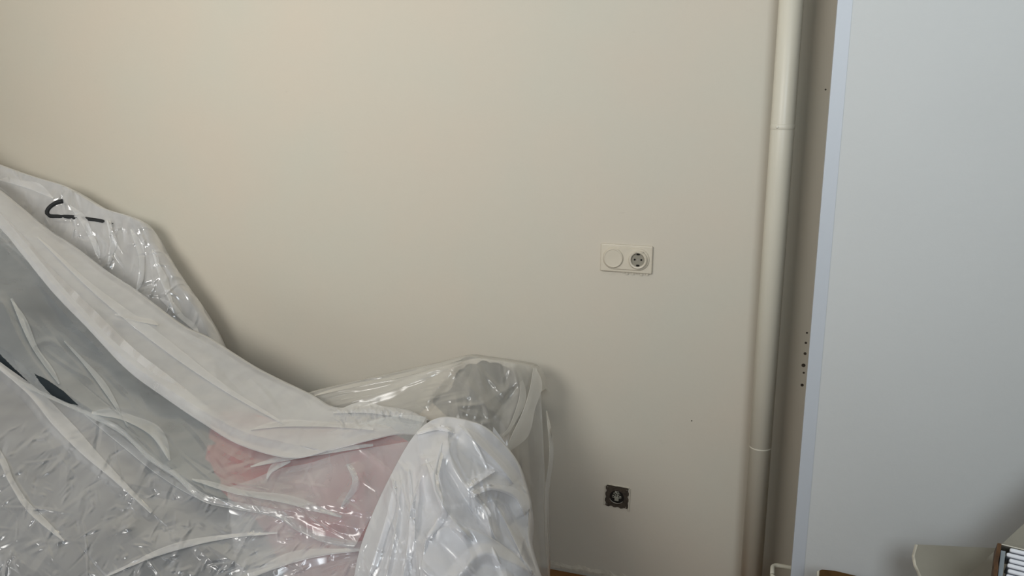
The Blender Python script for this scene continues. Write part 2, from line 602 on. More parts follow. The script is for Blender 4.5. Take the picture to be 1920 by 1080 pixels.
# plaster lip round it, widest on the right
bm = bmesh.new()
for lo, hi in (((.0365, -.040), (.0405, .034)), ((-.030, .0352), (.037, .0385)), ((-.0395, -.034), (-.0365, .030))):
    add_box(bm, (lo[0], -.0045, lo[1]), (hi[0], 0, hi[1]), .0012, 2)
rg = random.Random(3)
for v in bm.verts:
    v.co += Vector((rg.uniform(-.0008, .0008), 0, rg.uniform(-.0015, .0015)))
obj('plaster_lip', bm, M['plaster'], bare)

# ------------------------------------------------------------------ white tub behind the white wall's end
t = at_y(1449, 1057, -.20)
tx, tz = t[0], t[2]
tub = empty('storage_tub', (tx, -.23, 0))
tag(tub, 'white plastic tub with rolled rim, half hidden behind the white wall end', 'tub')
obj('tub_body', box((.006, -.03, 0), (.40, .026, tz - .022), .02, 3), M['tub'], tub)
rp = [(0.0, -.034), (.41, -.034), (.41, .034), (0, .034)]
loop = []
for (x, y), (sx, sy) in zip(rp, ((1, 1), (-1, 1), (-1, -1), (1, -1))):
    cx_, cy_ = x + sx * .015, y + sy * .015
    a0 = {(1, 1): 180, (-1, 1): 270, (-1, -1): 0, (1, -1): 90}[(sx, sy)]
    for k in range(6):
        a = math.radians(a0 + k * 18)
        loop.append((cx_ + .015 * math.cos(a), cy_ + .015 * math.sin(a), tz - .005))
loop.append(loop[0])
obj('tub_rim', tube(loop, .006, 8), M['tub'], tub, True)

# ------------------------------------------------------------------ furniture under the sheets
SF = empty('sofa', (-1.7, -.95, 0))
tag(SF, 'low charcoal sofa under clear plastic sheeting at the left', 'sofa')


def part(name, lo, hi, material, root, bevel=.03, seg=3):
    l = root.location
    return obj(name, box([lo[i] - l[i] for i in range(3)], [hi[i] - l[i] for i in range(3)], bevel, seg), material, root, True)


part('sofa_base', (-2.70, -.98, .07), (-.66, -.34, .22), M['charcoal'], SF, .02)
part('seat_cushion', (-2.66, -1.00, .22), (-1.78, -.42, .36), M['charcoal'], SF, .045)
part('seat_cushion', (-1.77, -1.00, .22), (-.87, -.42, .36), M['charcoal'], SF, .045)
part('backrest', (-2.66, -.46, .22), (-.87, -.35, .46), M['charcoal'], SF, .045)
part('armrest', (-.85, -.76, .22), (-.66, -.42, .54), mat('armrest_film_brightener', (.70, .70, .70), rough=.95, noise=.1, nscale=30, bump=.3), SF, .06)  # armrest made pale only to brighten the film over it
for x in (-2.6, -.75):
    for y in (-.92, -.40):
        part('leg', (x - .025, y - .025, 0), (x + .025, y + .025, .07), M['wood'], SF, .004, 1)

AC = empty('armchair', (-2.55, -.11, 0))
tag(AC, 'tall grey armchair wrapped in crinkled plastic at the far left', 'armchair')
bm = bmesh.new()
out = [(-.75, .12), (.60, .12), (.62, .42), (.54, .62), (.44, .74), (.33, .82), (.14, .90), (-.06, .97), (-.30, 1.04), (-.6, 1.08), (-.75, .98)]
add_prism(bm, out, .0, .07)
bmesh.ops.bevel(bm, geom=bm.edges[:], offset=.02, segments=2, affect='EDGES')
obj('backrest', bm, M['grey_fabric'], AC, True)
obj('seat', box((-.72, -.10, .12), (.50, .0, .34), .03, 3), M['grey_fabric'], AC, True)
for x in (-.6, .45):
    for y in (-.05, .05):
        obj('leg', box((x - .02, y - .02, 0), (x + .02, y + .02, .12), .003, 1), M['wood'], AC)

CB = empty('side_cabinet', (-.84, -.19, 0))
tag(CB, 'pale low cabinet under thin plastic against the beige wall', 'cabinet')
obj('cabinet_body', box((-.20, -.10, .03), (.10, .15, .52), .02, 2), M['cabinet'], CB)
obj('cabinet_top', box((-.205, -.105, .52), (.105, .155, .535), .006, 2), M['cabinet'], CB)
for k in range(2):
    dr = obj('drawer', box((-.19, -.112, .05 + k * .235), (.09, -.10, .27 + k * .235), .003, 1), M['cabinet'], CB)
    obj('knob', lathe([(.008, .112), (.006, .12), (.012, .125), (.012, .135), (.001, .136)], (-.05, 0, .16 + k * .235), 'Y', 16, False), M['bright_metal'], dr, True)
obj('plinth', box((-.18, -.08, 0), (.085, .14, .03)), M['cabinet'], CB)

# cloth bundle lying on the cabinet: a crumpled lump
bm = bmesh.new()
bmesh.ops.create_icosphere(bm, subdivisions=5, radius=1)
for v in bm.verts:
    p = v.co.copy()
    n = (noise2(np.array(p.x), np.array(p.y + p.z * 1.7), 5, 1.6) * .14 + abs(noise2(np.array(p.x * .8 + p.z), np.array(p.z * 1.4 - p.y), 9, .8)) * .16)
    p *= 1 + float(n) - .05
    v.co = Vector((p.x * .120, p.y * .11, max(p.z, -.5) * .115 + .0575))
o = obj('cloth_bundle', bm, M['bundle'], None, True)
o.location = (-.83, -.15, .536)
tag(o, 'dark grey crumpled cloth bundle inside the sheet on the cabinet', 'cloth')


# ------------------------------------------------------------------ polythene: draped surfaces
class Sheet:
    def __init__(self):
        self.v, self.f, self.k = [], [], []
        self.slot = 0
        self.n = 0

    def add(self, P):
        """P: rows x columns x 3"""
        a, b = P.shape[:2]
        i = np.arange(a * b).reshape(a, b) + self.n
        self.v.append(P.reshape(-1, 3))
        q = np.stack([i[:-1, :-1], i[1:, :-1], i[1:, 1:], i[:-1, 1:]], -1).reshape(-1, 4)
        self.f.append(q)
        self.k.append(self.slot)
        self.n += a * b
        return q

    def build(self, name, material, parent=None, extra=None):
        me = bpy.data.meshes.new(name)
        me.from_pydata(np.vstack(self.v).tolist(), [], np.vstack(self.f).tolist())
        if extra is not None:
            me.materials.append(material)
            for x in extra:
                me.materials.append(x)
            me.polygons.foreach_set('material_index', np.concatenate([np.full(len(f), k) for f, k in zip(self.f, self.k)]).astype(np.int32))
            material = None
        return link(name, me, material, parent, True)


def tps(points, X, Y):
    """thin-plate spline through (x, y, value)"""
    p = np.array(points, float)
    x, y, d = p[:, 0] / 300, p[:, 1] / 300, p[:, 2]

    def U(r2):
        return np.where(r2 > 1e-12, r2 * np.log(r2 + 1e-12), 0)
    n = len(p)
    K = U((x[:, None] - x) ** 2 + (y[:, None] - y) ** 2) + np.eye(n) * .02
    P = np.stack([np.ones(n), x, y], 1)
    A = np.block([[K, P], [P.T, np.zeros((3, 3))]])
    s = np.linalg.solve(A, np.r_[d, 0, 0, 0])
    X, Y = X / 300, Y / 300
    out = s[n] + s[n + 1] * X + s[n + 2] * Y
    for k in range(n):
        out = out + s[k] * U((X - x[k]) ** 2 + (Y - y[k]) ** 2)
    return out


def fold(X, Y, line, amp, w_up, w_dn, sharp=1.0):
    """raised fold following a line; w_up and w_dn are the half widths above and below it"""
    q = smooth_line(line, 60)
    best = np.full(X.shape, 1e9)
    sgn = np.zeros(X.shape)
    T = np.zeros(X.shape)
    for k in range(len(q) - 1):
        a, d = q[k], q[k + 1] - q[k]
        L2 = d @ d + 1e-9
        t = np.clip(((X - a[0]) * d[0] + (Y - a[1]) * d[1]) / L2, 0, 1)
        ex, ey = X - a[0] - t * d[0], Y - a[1] - t * d[1]
        D = ex * ex + ey * ey
        up = D < best
        best = np.where(up, D, best)
        sgn = np.where(up, d[0] * ey - d[1] * ex, sgn)
        T = np.where(up, (k + t) / (len(q) - 1), T)
    D = np.sqrt(best)
    wdt = np.where(sgn > 0, w_dn, w_up)
    h = np.clip(1 - D / (wdt * 1.2), 0, 1)
    h = .45 * h ** sharp + .55 * h * h * (3 - 2 * h)
    taper = np.clip(np.minimum(T, 1 - T) / .12, 0, 1) ** .5
    return amp * h * (.35 + .65 * taper)


def creases(X, Y, seed, count, amp, length, width, angle=None, spread=1.6, region=None):
    rg = np.random.RandomState(seed)
    h = np.zeros(X.shape)
    x0, x1, y0, y1 = region or (X.min(), X.max(), Y.min(), Y.max())
    for _ in range(count):
        cx, cy = rg.uniform(x0, x1), rg.uniform(y0, y1)
        a = rg.uniform(0, math.pi) if angle is None else angle + rg.normal() * spread * .35
        l, w, k = length * rg.uniform(.4, 1.5), width * rg.uniform(.5, 1.5), amp * rg.uniform(.3, 1.2) * rg.choice([1, 1, -1])
        dx, dy = X - cx, Y - cy
        s, t = dx * math.cos(a) + dy * math.sin(a), -dx * math.sin(a) + dy * math.cos(a)
        t = t + .12 * s * s / l * rg.uniform(-1, 1)
        h += k * np.clip(1 - np.abs(t) / w, 0, 1) * np.clip(1 - np.abs(s) / l, 0, 1)
    return h


def drape(sheet, top, bot, nu, nv, depth, relief, roll=None, skirt=None, drop=None, hem=None):
    """surface between an upper and a lower line; relief(X, Y) raises it towards the room; roll folds the lower edge under,
    skirt carries the upper edge over the back, drop lets the right-hand edge fall away"""
    Tp, Bt = smooth_line(top, nu), smooth_line(bot, nu)
    v = np.linspace(0, 1, nv)[:, None]
    X = Tp[:, 0] * (1 - v) + Bt[:, 0] * v
    Y = Tp[:, 1] * (1 - v) + Bt[:, 1] * v
    D = depth(X, Y) if callable(depth) else tps(depth, X, Y)
    H = relief(X, Y)
    DIR = FWD + RGT * ((X - 960) / F_PX)[..., None] - UPV * ((Y - 540) / F_PX)[..., None]
    P = CAM + DIR * (D - H)[..., None]
    if roll:
        r, back = roll
        e = P[-1] - P[-4]
        ker = np.ones(31) / 31
        e = np.stack([np.convolve(np.pad(e[:, k], 15, mode='edge'), ker, mode='valid') for k in range(3)], 1)
        e /= np.linalg.norm(e, axis=-1, keepdims=True) + 1e-9
        away = DIR[-1] / np.linalg.norm(DIR[-1], axis=-1, keepdims=True)
        rows = []
        for k in range(1, 8):
            a = math.pi * k / 7
            rows.append(P[-1] + e * (r * math.sin(a)) + away * (r * (1 - math.cos(a))))
        rows.append(rows[-1] - e * back * .5 + away * .004)
        rows.append(rows[-1] - e * back * .5 + away * .004)
        P = np.concatenate([P, np.array(rows)], 0)
    if skirt:
        rows = []
        for dy, dz in skirt:
            rows.append(P[0] + np.array([0, dy, dz]))
        P = np.concatenate([np.array(rows[::-1]), P], 0)
    return sheet.add(P), X, Y


def pleat(sheet, line, width, depth, relief, n=120, lift=.005):
    """narrow strip where the film is folded double along a line, with a rounded lower edge"""
    q = smooth_line(line, n)
    t = np.gradient(q, axis=0)
    t /= np.linalg.norm(t, axis=1, keepdims=True)
    nrm = np.stack([t[:, 1], -t[:, 0]], 1)
    u = np.linspace(0, 1, n)
    wd = width * np.sin(math.pi * np.clip(u, .02, .98)) ** .6 * (1 + .25 * np.sin(u * 9 + width))
    tops = q + nrm * wd[:, None]
    X = np.stack([tops[:, 0] * (1 - v) + q[:, 0] * v for v in np.linspace(0, 1, 10)])
    Y = np.stack([tops[:, 1] * (1 - v) + q[:, 1] * v for v in np.linspace(0, 1, 10)])
    D = depth(X, Y) if callable(depth) else tps(depth, X, Y)
    H = relief(X, Y) + np.linspace(.0035, lift + .002, 10)[:, None]
    DIR = FWD + RGT * ((X - 960) / F_PX)[..., None] - UPV * ((Y - 540) / F_PX)[..., None]
    P = CAM + DIR * (D - H)[..., None]
    e = P[-1] - P[-4]
    e /= np.linalg.norm(e, axis=-1, keepdims=True) + 1e-9
    away = DIR[-1] / np.linalg.norm(DIR[-1], axis=-1, keepdims=True)
    r = lift * .45
    rows = [P[-1] + e * (r * math.sin(a)) + away * (r * (1 - math.cos(a))) for a in np.linspace(.5, math.pi, 5)]
    rows.append(rows[-1] - e * .012)
    sheet.add(np.concatenate([P, np.array(rows)], 0))


def inside(poly, x, y):
    r = np.zeros(x.shape, bool)
    n = len(poly)
    for i in range(n):
        (x0, y0), (x1, y1) = poly[i], poly[(i + 1) % n]
        c = ((y0 > y) != (y1 > y)) & (x < (x1 - x0) * (y - y0) / (y1 - y0 + 1e-9) + x0)
        r ^= c
    return r


CREST = [(-170, 225), (-80, 300), (0, 360), (78, 424), (136, 463), (194, 507), (253, 546), (334, 607), (389, 634), (478, 690), (575, 738), (625, 764), (700, 762), (760, 769), (800, 788)]
R1 = [(-170, 275), (-80, 350), (0, 425), (40, 472), (100, 545), (165, 612), (240, 690), (310, 742), (380, 790), (450, 832), (545, 857), (620, 842), (700, 822), (750, 812), (800, 815)]
R2 = [(-170, 560), (-80, 620), (0, 692), (50, 725), (130, 762), (175, 782), (230, 812), (280, 860), (330, 893), (380, 935), (450, 952), (520, 966), (560, 992), (610, 1014), (660, 1022), (690, 1018)]
up = lambda L, d: [(x, y - d) for x, y in L]
D_BASE = [(-170, 225, 2.72), (0, 360, 2.64), (136, 463, 2.57), (253, 546, 2.52), (389, 634, 2.46), (575, 738, 2.28), (700, 762, 2.16), (800, 788, 2.10),
          (0, 425, 2.53), (165, 612, 2.34), (310, 742, 2.20), (450, 832, 2.07), (545, 857, 2.0), (700, 822, 2.0)]
D_B = [(-170, 300, 2.66), (0, 430, 2.55), (165, 612, 2.39), (310, 742, 2.25), (450, 832, 2.09), (560, 860, 2.03), (720, 830, 2.0),
       (0, 560, 2.34), (0, 692, 2.18), (130, 762, 2.10), (230, 812, 2.03), (330, 893, 1.94), (450, 952, 1.88), (560, 992, 1.84), (660, 1022, 1.82),
       (600, 910, 1.92), (-170, 560, 2.32), (700, 930, 1.90)]
D_LOW = [(-170, 560, 2.35), (0, 680, 2.22), (130, 762, 2.13), (230, 812, 2.06), (330, 893, 1.97), (450, 952, 1.91), (560, 992, 1.87), (700, 1020, 1.85),
         (-170, 900, 1.92), (0, 860, 1.96), (0, 1080, 1.74), (230, 1050, 1.74), (500, 1080, 1.76), (700, 1080, 1.78), (-170, 1300, 1.58), (300, 1300, 1.58), (720, 1300, 1.66), (120, 950, 1.86)]

R2X, R2Y = [q[0] for q in R2], [q[1] for q in R2]


def film_depth(X, Y):
    """depth of the outer film: the middle panel above the second fold, the lower one below it"""
    t = np.clip((Y - np.interp(X, R2X, R2Y)) / 60 + .3, 0, 1)
    return tps(D_B, X, Y) * (1 - t) + tps(D_LOW, X, Y) * t


front = Sheet()


def relief_band(X, Y):
    h = fold(X, Y, [(-80, 330), (20, 440), (120, 555), (230, 668), (330, 738), (450, 806), (560, 835)], .022, 55, 16, 1.3)
    h += fold(X, Y, [(60, 430), (180, 545), (300, 640), (420, 720), (540, 790)], .010, 30, 40, 1.2)
    h += fold(X, Y, [(470, 812), (520, 803), (600, 800), (690, 806)], .008, 10, 34)
    h += fold(X, Y, [(215, 598), (260, 604), (297, 612)], .008, 8, 14)
    h += fold(X, Y, [(640, 812), (690, 800), (740, 806)], .010, 16, 12)
    h += fold(X, Y, [(630, 770), (700, 768), (760, 774), (792, 786)], .008, 6, 20)
    h += creases(X, Y, 21, 40, .006, 90, 9, angle=.75, spread=.4, region=(-170, 800, 225, 860))
    h += creases(X, Y, 22, 110, .007, 12, 4, angle=1.3, region=(630, 790, 764, 800))
    h += creases(X, Y, 23, 60, .004, 16, 5, angle=.6, region=(330, 640, 620, 750)) * np.clip((30 - (Y - np.interp(X, [c[0] for c in CREST], [c[1] for c in CREST]))) / 30, 0, 1)
    return h + noise2(X, Y, 3, 260) * .006


def relief_mid(X, Y):
    h = fold(X, Y, [(-80, 600), (10, 655), (60, 700), (120, 735), (190, 780), (250, 815), (300, 868), (350, 905), (420, 940)], .012, 34, 12, 1.0)
    h += fold(X, Y, [(0, 560), (40, 640), (85, 705), (120, 750)], .014, 14, 26)
    h += fold(X, Y, [(100, 640), (150, 690), (215, 770)], .006, 10, 18)
    h += fold(X, Y, [(175, 785), (235, 790), (290, 820), (318, 862)], .012, 20, 14)
    h += fold(X, Y, [(290, 800), (312, 850), (320, 880)], .010, 22, 10)
    h += fold(X, Y, [(380, 925), (450, 940), (530, 955), (600, 975), (670, 990)], .012, 40, 14)
    h += fold(X, Y, [(470, 880), (520, 862), (600, 846), (690, 835)], .012, 20, 22)
    h += fold(X, Y, [(500, 915), (510, 890), (545, 868)], .006, 8, 10)
    h += fold(X, Y, [(655, 870), (665, 900), (640, 950)], .010, 18, 12)
    h += fold(X, Y, [(520, 960), (600, 945), (680, 960)], .008, 24, 10)
    h += fold(X, Y, [(125, 655), (90, 640), (60, 650)], .003, 6, 8)
    h += creases(X, Y, 35, 40, .004, 70, 4, angle=.75, spread=.5, region=(-100, 700, 450, 980))
    h += creases(X, Y, 31, 40, .005, 60, 9, angle=.7, spread=.8, region=(-100, 420, 420, 900))
    h += creases(X, Y, 32, 90, .004, 30, 6, region=(380, 720, 840, 1010))
    return h + noise2(X, Y, 5, 220) * .008


def relief_low(X, Y):
    h = fold(X, Y, [(-90, 620), (0, 690), (55, 740), (100, 795), (155, 850), (215, 900), (285, 962)], .022, 40, 14, 1.0)
    h += fold(X, Y, [(140, 760), (230, 840), (300, 900), (380, 938)], .010, 16, 30)
    h += fold(X, Y, [(-60, 800), (0, 870), (18, 905), (55, 960), (100, 1000)], .012, 14, 20)
    h += fold(X, Y, [(420, 1100), (520, 1062), (600, 1040), (690, 1030)], .012, 30, 20)
    h += fold(X, Y, [(-60, 1040), (40, 1060), (120, 1100)], .010, 20, 24)
    h += fold(X, Y, [(200, 1080), (330, 1020), (470, 990), (560, 1000)], .008, 40, 30)
    h += creases(X, Y, 44, 150, .0050, 20, 3.4, angle=-.7, spread=.9, region=(-100, 700, 800, 1150))
    h += creases(X, Y, 45, 60, .0060, 60, 4.5, region=(-100, 700, 740, 1200))
    h += creases(X, Y, 41, 160, .0058, 28, 7, angle=-.75, spread=1.2, region=(-100, 700, 800, 1150))
    h += creases(X, Y, 42, 260, .0040, 15, 4.5, region=(-100, 700, 880, 1150))
    h += creases(X, Y, 43, 40, .012, 90, 28, region=(-100, 700, 820, 1200))
    return h + noise2(X, Y, 7, 240) * .008


drape(front, up(R2[:-1] + [(720, 1008)], 5), [(-170, 1330), (100, 1330), (400, 1330), (735, 1330)], 640, 440, D_LOW, relief_low)
front.slot = 2
qm, Xm, Ym = drape(front, up(R1, 34), R2[:-1] + [(668, 1020)], 420, 220, D_B, relief_mid, roll=(.006, .012))
# open slit where the film has parted
slits = [[(64, 700), (90, 713), (120, 734), (147, 760), (122, 755), (96, 740), (76, 719)],
         [(-40, 634), (0, 664), (26, 690), (58, 720), (44, 716), (18, 699), (-10, 678), (-40, 652)]]
cxq = (Xm[:-1, :-1] + Xm[1:, 1:]) / 2
cyq = (Ym[:-1, :-1] + Ym[1:, 1:]) / 2
keep = ~(inside(slits[0], cxq, cyq) | inside(slits[1], cxq, cyq))
nq = keep.size
allq = front.f[-1]
front.f[-1] = np.vstack([allq[:nq][keep.ravel()], allq[nq:]])
front.slot = 0
drape(front, CREST, R1, 460, 130, D_BASE, relief_band, roll=(.007, .06), skirt=[(.015, -.004), (.04, -.03), (.06, -.10)])

# inner layers where the film lies doubled
drape(front, up(CREST, -8), up(R1, 12), 200, 60, lambda X, Y: tps(D_BASE, X, Y) + .022, lambda X, Y: creases(X, Y, 24, 40, .006, 70, 14, angle=.8) + noise2(X, Y, 31, 200) * .006)
drape(front, [(425, 915), (470, 900), (520, 880), (580, 868), (650, 848), (775, 826)], [(470, 1330), (520, 1330), (580, 1330), (640, 1330), (700, 1330), (790, 1330)], 200, 200,
      lambda X, Y: film_depth(X, Y) + .016, lambda X, Y: creases(X, Y, 25, 80, .006, 50, 9) + noise2(X, Y, 33, 120) * .006)

# the bunched end over the armrest
HT = [(655, 1140), (672, 1040), (700, 960), (738, 880), (770, 825), (795, 797), (825, 783), (862, 786), (905, 800), (942, 832), (968, 868), (984, 915), (991, 950), (988, 985), (992, 1022), (1006, 1072), (1032, 1140)]
D_H = [(655, 1140, 1.72), (672, 1040, 1.78), (700, 960, 1.83), (738, 880, 1.88), (795, 797, 1.94), (830, 783, 1.95), (905, 800, 1.95), (942, 832, 1.96), (984, 915, 1.96), (994, 955, 1.93), (1040, 1090, 1.82),
       (820, 860, 1.83), (880, 860, 1.86), (800, 960, 1.74), (880, 960, 1.75), (940, 960, 1.82), (760, 1080, 1.66), (870, 1080, 1.64), (960, 1080, 1.70), (860, 1330, 1.52), (700, 1330, 1.56), (1030, 1330, 1.62)]


def relief_hump(X, Y):
    h = fold(X, Y, [(800, 868), (822, 930), (850, 975), (890, 1015)], 0.040, 24, 18, 1.2)
    h += fold(X, Y, [(862, 800), (900, 838), (935, 872), (962, 905)], 0.019, 16, 20)
    h += fold(X, Y, [(925, 940), (950, 985), (985, 1050), (1010, 1100)], 0.025, 14, 22)
    h += fold(X, Y, [(830, 830), (815, 900), (828, 960), (800, 1010), (795, 1090)], 0.022, 14, 16)
    h += fold(X, Y, [(765, 880), (768, 960), (762, 1040), (750, 1120)], 0.022, 12, 12)
    h += fold(X, Y, [(740, 900), (722, 980), (690, 1080)], 0.019, 16, 16)
    h += fold(X, Y, [(790, 880), (778, 980), (785, 1090)], 0.016, 10, 12)
    h += fold(X, Y, [(880, 912), (900, 900), (925, 886)], 0.019, 8, 8)
    h += fold(X, Y, [(800, 1010), (830, 992), (860, 1000), (880, 1040)], 0.025, 14, 16)
    h += fold(X, Y, [(850, 1090), (900, 1040), (950, 1050), (1000, 1075)], 0.022, 18, 18)
    h += fold(X, Y, [(885, 930), (920, 915), (965, 930), (985, 965)], 0.028, 26, 20)
    h += fold(X, Y, [(780, 812), (820, 802), (850, 810)], 0.009, 8, 12)
    h += creases(X, Y, 58, 60, .007, 70, 4.5, angle=1.25, spread=.7, region=(655, 1070, 783, 1345))
    h += creases(X, Y, 51, 90, .010, 46, 7, angle=1.2, spread=1.0, region=(655, 1070, 783, 1345))
    h += creases(X, Y, 52, 60, .004, 24, 5, angle=.8, region=(655, 1070, 783, 1345))
    h += fold(X, Y, [(838, 800), (846, 860), (870, 905), (905, 950), (930, 1010)], 0.022, 12, 14)
    h += fold(X, Y, [(752, 900), (742, 990), (722, 1090)], 0.016, 8, 10)
    h += fold(X, Y, [(905, 1000), (930, 1040), (955, 1100)], 0.019, 10, 12)
    return h + noise2(X, Y, 9, 120) * .008


front.slot = 1
drape(front, HT, [(665, 1345), (740, 1345), (820, 1345), (900, 1345), (1000, 1345), (1070, 1345)], 340, 260, D_H, relief_hump, skirt=[(.010, -.002), (.03, -.02), (.045, -.07)])
front.slot = 2
drape(front, HT, [(665, 1345), (740, 1345), (820, 1345), (900, 1345), (1000, 1345), (1070, 1345)], 160, 140, lambda X, Y: tps(D_H, X, Y) + .022,
      lambda X, Y: creases(X, Y, 55, 60, .007, 60, 10, angle=1.3, spread=.8) + noise2(X, Y, 19, 100) * .006)
drape(front, HT, [(665, 1345), (740, 1345), (820, 1345), (900, 1345), (1000, 1345), (1070, 1345)], 140, 120, lambda X, Y: tps(D_H, X, Y) + .038,
      lambda X, Y: creases(X, Y, 56, 40, .008, 70, 12, angle=1.5, spread=.8) + noise2(X, Y, 39, 100) * .006)
front.slot = 1
drape(front, [(786, 1110), (791, 1050), (801, 1010), (826, 991), (858, 985), (905, 1000), (950, 1028), (985, 1060), (1000, 1100)], [(770, 1345), (800, 1345), (830, 1345), (860, 1345), (900, 1345), (940, 1345), (980, 1345), (1010, 1345), (1030, 1345)], 200, 120,
      lambda X, Y: tps(D_H, X, Y) - .030, lambda X, Y: creases(X, Y, 57, 40, .010, 60, 12, angle=1.3, spread=.8) + fold(X, Y, [(850, 1090), (900, 1040), (950, 1050), (1000, 1075)], .02, 18, 18) + noise2(X, Y, 49, 100) * .008, skirt=[(.004, -.002), (.010, -.008), (.014, -.03)])
# second, lower layer showing on the right of the bunch
drape(front, [(925, 800), (950, 835), (975, 880), (988, 930), (997, 965), (990, 985)], [(905, 985), (920, 985), (935, 985), (950, 988), (965, 990), (978, 992)], 90, 70,
      [(940, 820, 2.0), (980, 900, 2.0), (995, 960, 1.98), (940, 980, 1.96), (920, 900, 1.98)],
      lambda X, Y: creases(X, Y, 61, 40, .004, 24, 6) + noise2(X, Y, 4, 70) * .004, roll=(.004, .02))
# pleats: the film folded on itself
front.slot = 0
for ln, wd in (([(-60, 640), (0, 692), (56, 742), (102, 798), (156, 852), (216, 902), (283, 962)], 22),
               ([(150, 770), (232, 838), (300, 892), (372, 934), (440, 950)], 12),
               ([(-40, 800), (0, 866), (18, 905), (56, 962), (120, 1015)], 13),
               ([(190, 1085), (300, 1040), (420, 1010), (520, 1000)], 10),
               ([(430, 1100), (520, 1064), (600, 1042), (680, 1032)], 16)):
    pleat(front, ln, wd, D_LOW, relief_low)
front.slot = 2
for ln, wd in (([(172, 776), (232, 788), (285, 818), (318, 864)], 20), ([(120, 640), (165, 692), (214, 760), (240, 800)], 9), ([(360, 900), (440, 925), (530, 942), (640, 970)], 14),
               ([(470, 876), (520, 866), (600, 852), (700, 836)], 16), ([(500, 900), (512, 884), (545, 866)], 10), ([(650, 870), (662, 905), (640, 950)], 10), ([(20, 560), (60, 650), (110, 720)], 12)):
    pleat(front, ln, wd, D_B, relief_mid)
front.slot = 0
for ln, wd in (([(70, 445), (180, 552), (300, 650), (420, 732), (540, 800)], 16), ([(470, 806), (530, 800), (610, 800), (700, 806)], 12), ([(215, 590), (255, 602), (296, 610)], 12), ([(625, 775), (690, 774), (760, 784), (795, 792)], 18)):
    pleat(front, ln, wd, D_BASE, relief_band)
front.slot = 1
for ln, wd in (([(798, 862), (820, 925), (848, 972), (888, 1016)], 16), ([(858, 796), (898, 834), (934, 870), (962, 906)], 12), ([(925, 936), (950, 984), (982, 1052), (1000, 1100)], 14),
               ([(828, 830), (812, 900), (826, 960), (800, 1010), (792, 1090)], 10), ([(766, 880), (769, 960), (763, 1040), (750, 1120)], 9), ([(740, 900), (722, 980), (692, 1080)], 12),
               ([(838, 806), (846, 862), (870, 908), (905, 955), (930, 1012)], 12), ([(880, 916), (900, 902), (928, 884)], 9), ([(884, 934), (920, 918), (965, 934), (984, 968)], 14), ([(780, 815), (820, 806), (852, 812)], 8)):
    pleat(front, ln, wd, D_H, relief_hump)
fs = front.build('plastic_sheet', M['film_front'], extra=(M['film_bunched'], M['film_single']))
tag(fs, 'large milky plastic dust sheet draped over the sofa and its armrest', 'dust sheet', 'plastic dust sheets')

# crinkled sheet round the tall chair
rear = Sheet()
TL = [(-170, 238), (-80, 278), (0, 310), (60, 331), (120, 350), (185, 388), (235, 404), (262, 418), (285, 458), (318, 510), (348, 552), (372, 590), (388, 622), (400, 652)]
BL = [(-170, 330), (-80, 400), (0, 450), (70, 505), (130, 545), (185, 580), (230, 610), (260, 630), (300, 655), (330, 672), (352, 684), (370, 694), (388, 702), (405, 712)]


def relief_rear(X, Y):
    h = fold(X, Y, [(203, 410), (204, 460), (200, 505)], .014, 10, 10)
    h += fold(X, Y, [(120, 372), (140, 400), (165, 440), (180, 480)], .010, 14, 12)
    h += fold(X, Y, [(-60, 330), (20, 346), (80, 372), (118, 368)], .012, 16, 14)
    h += fold(X, Y, [(290, 470), (300, 520), (330, 590)], .012, 12, 14)
    h += fold(X, Y, [(245, 440), (262, 500), (255, 550)], .012, 12, 14)
    h += creases(X, Y, 73, 120, .008, 24, 3.5, angle=1.3, spread=1.8, region=(-170, 405, 238, 712))
    h += creases(X, Y, 71, 150, .012, 30, 7, angle=1.2, spread=1.4, region=(-170, 405, 238, 712))
    h += creases(X, Y, 72, 220, .008, 16, 4.5, region=(-170, 405, 238, 712))
    return h + noise2(X, Y, 2, 90) * .008


D_R = [(-170, 238, 2.96), (0, 310, 2.85), (120, 350, 2.79), (262, 418, 2.73), (348, 552, 2.68), (400, 652, 2.65), (0, 450, 2.74), (185, 580, 2.62), (330, 672, 2.56), (405, 712, 2.55), (200, 480, 2.69), (300, 560, 2.65)]
drape(rear, TL, BL, 380, 130, D_R,
      relief_rear, skirt=[(.02, -.004), (.05, -.02), (.08, -.06), (.09, -.2)])
for ln, wd in (([(200, 412), (207, 455), (202, 500)], 10), ([(245, 430), (262, 490), (256, 545)], 12), ([(285, 468), (300, 520), (328, 588)], 10), ([(130, 385), (160, 430), (185, 485)], 12), ([(0, 338), (50, 352), (100, 372)], 14), ([(300, 560), (330, 590), (372, 625)], 12)):
    pleat(rear, ln, wd, D_R, relief_rear)
rs = rear.build('plastic_sheet', M['film_rear'])
tag(rs, 'crinkled clear plastic sheet over the tall chair at the far left', 'dust sheet', 'plastic dust sheets')

# thin sheet over the cabinet
cab = Sheet()
TC = [(540, 748), (575, 738), (640, 722), (700, 708), (760, 695), (820, 682), (870, 670), (905, 673), (965, 682), (996, 689), (1005, 704), (1014, 735)]
BC = [(540, 900), (600, 900), (670, 910), (740, 930), (800, 1000), (850, 1080), (900, 1150), (940, 1170), (980, 1175), (1005, 1176), (1022, 1178), (1036, 1178)]


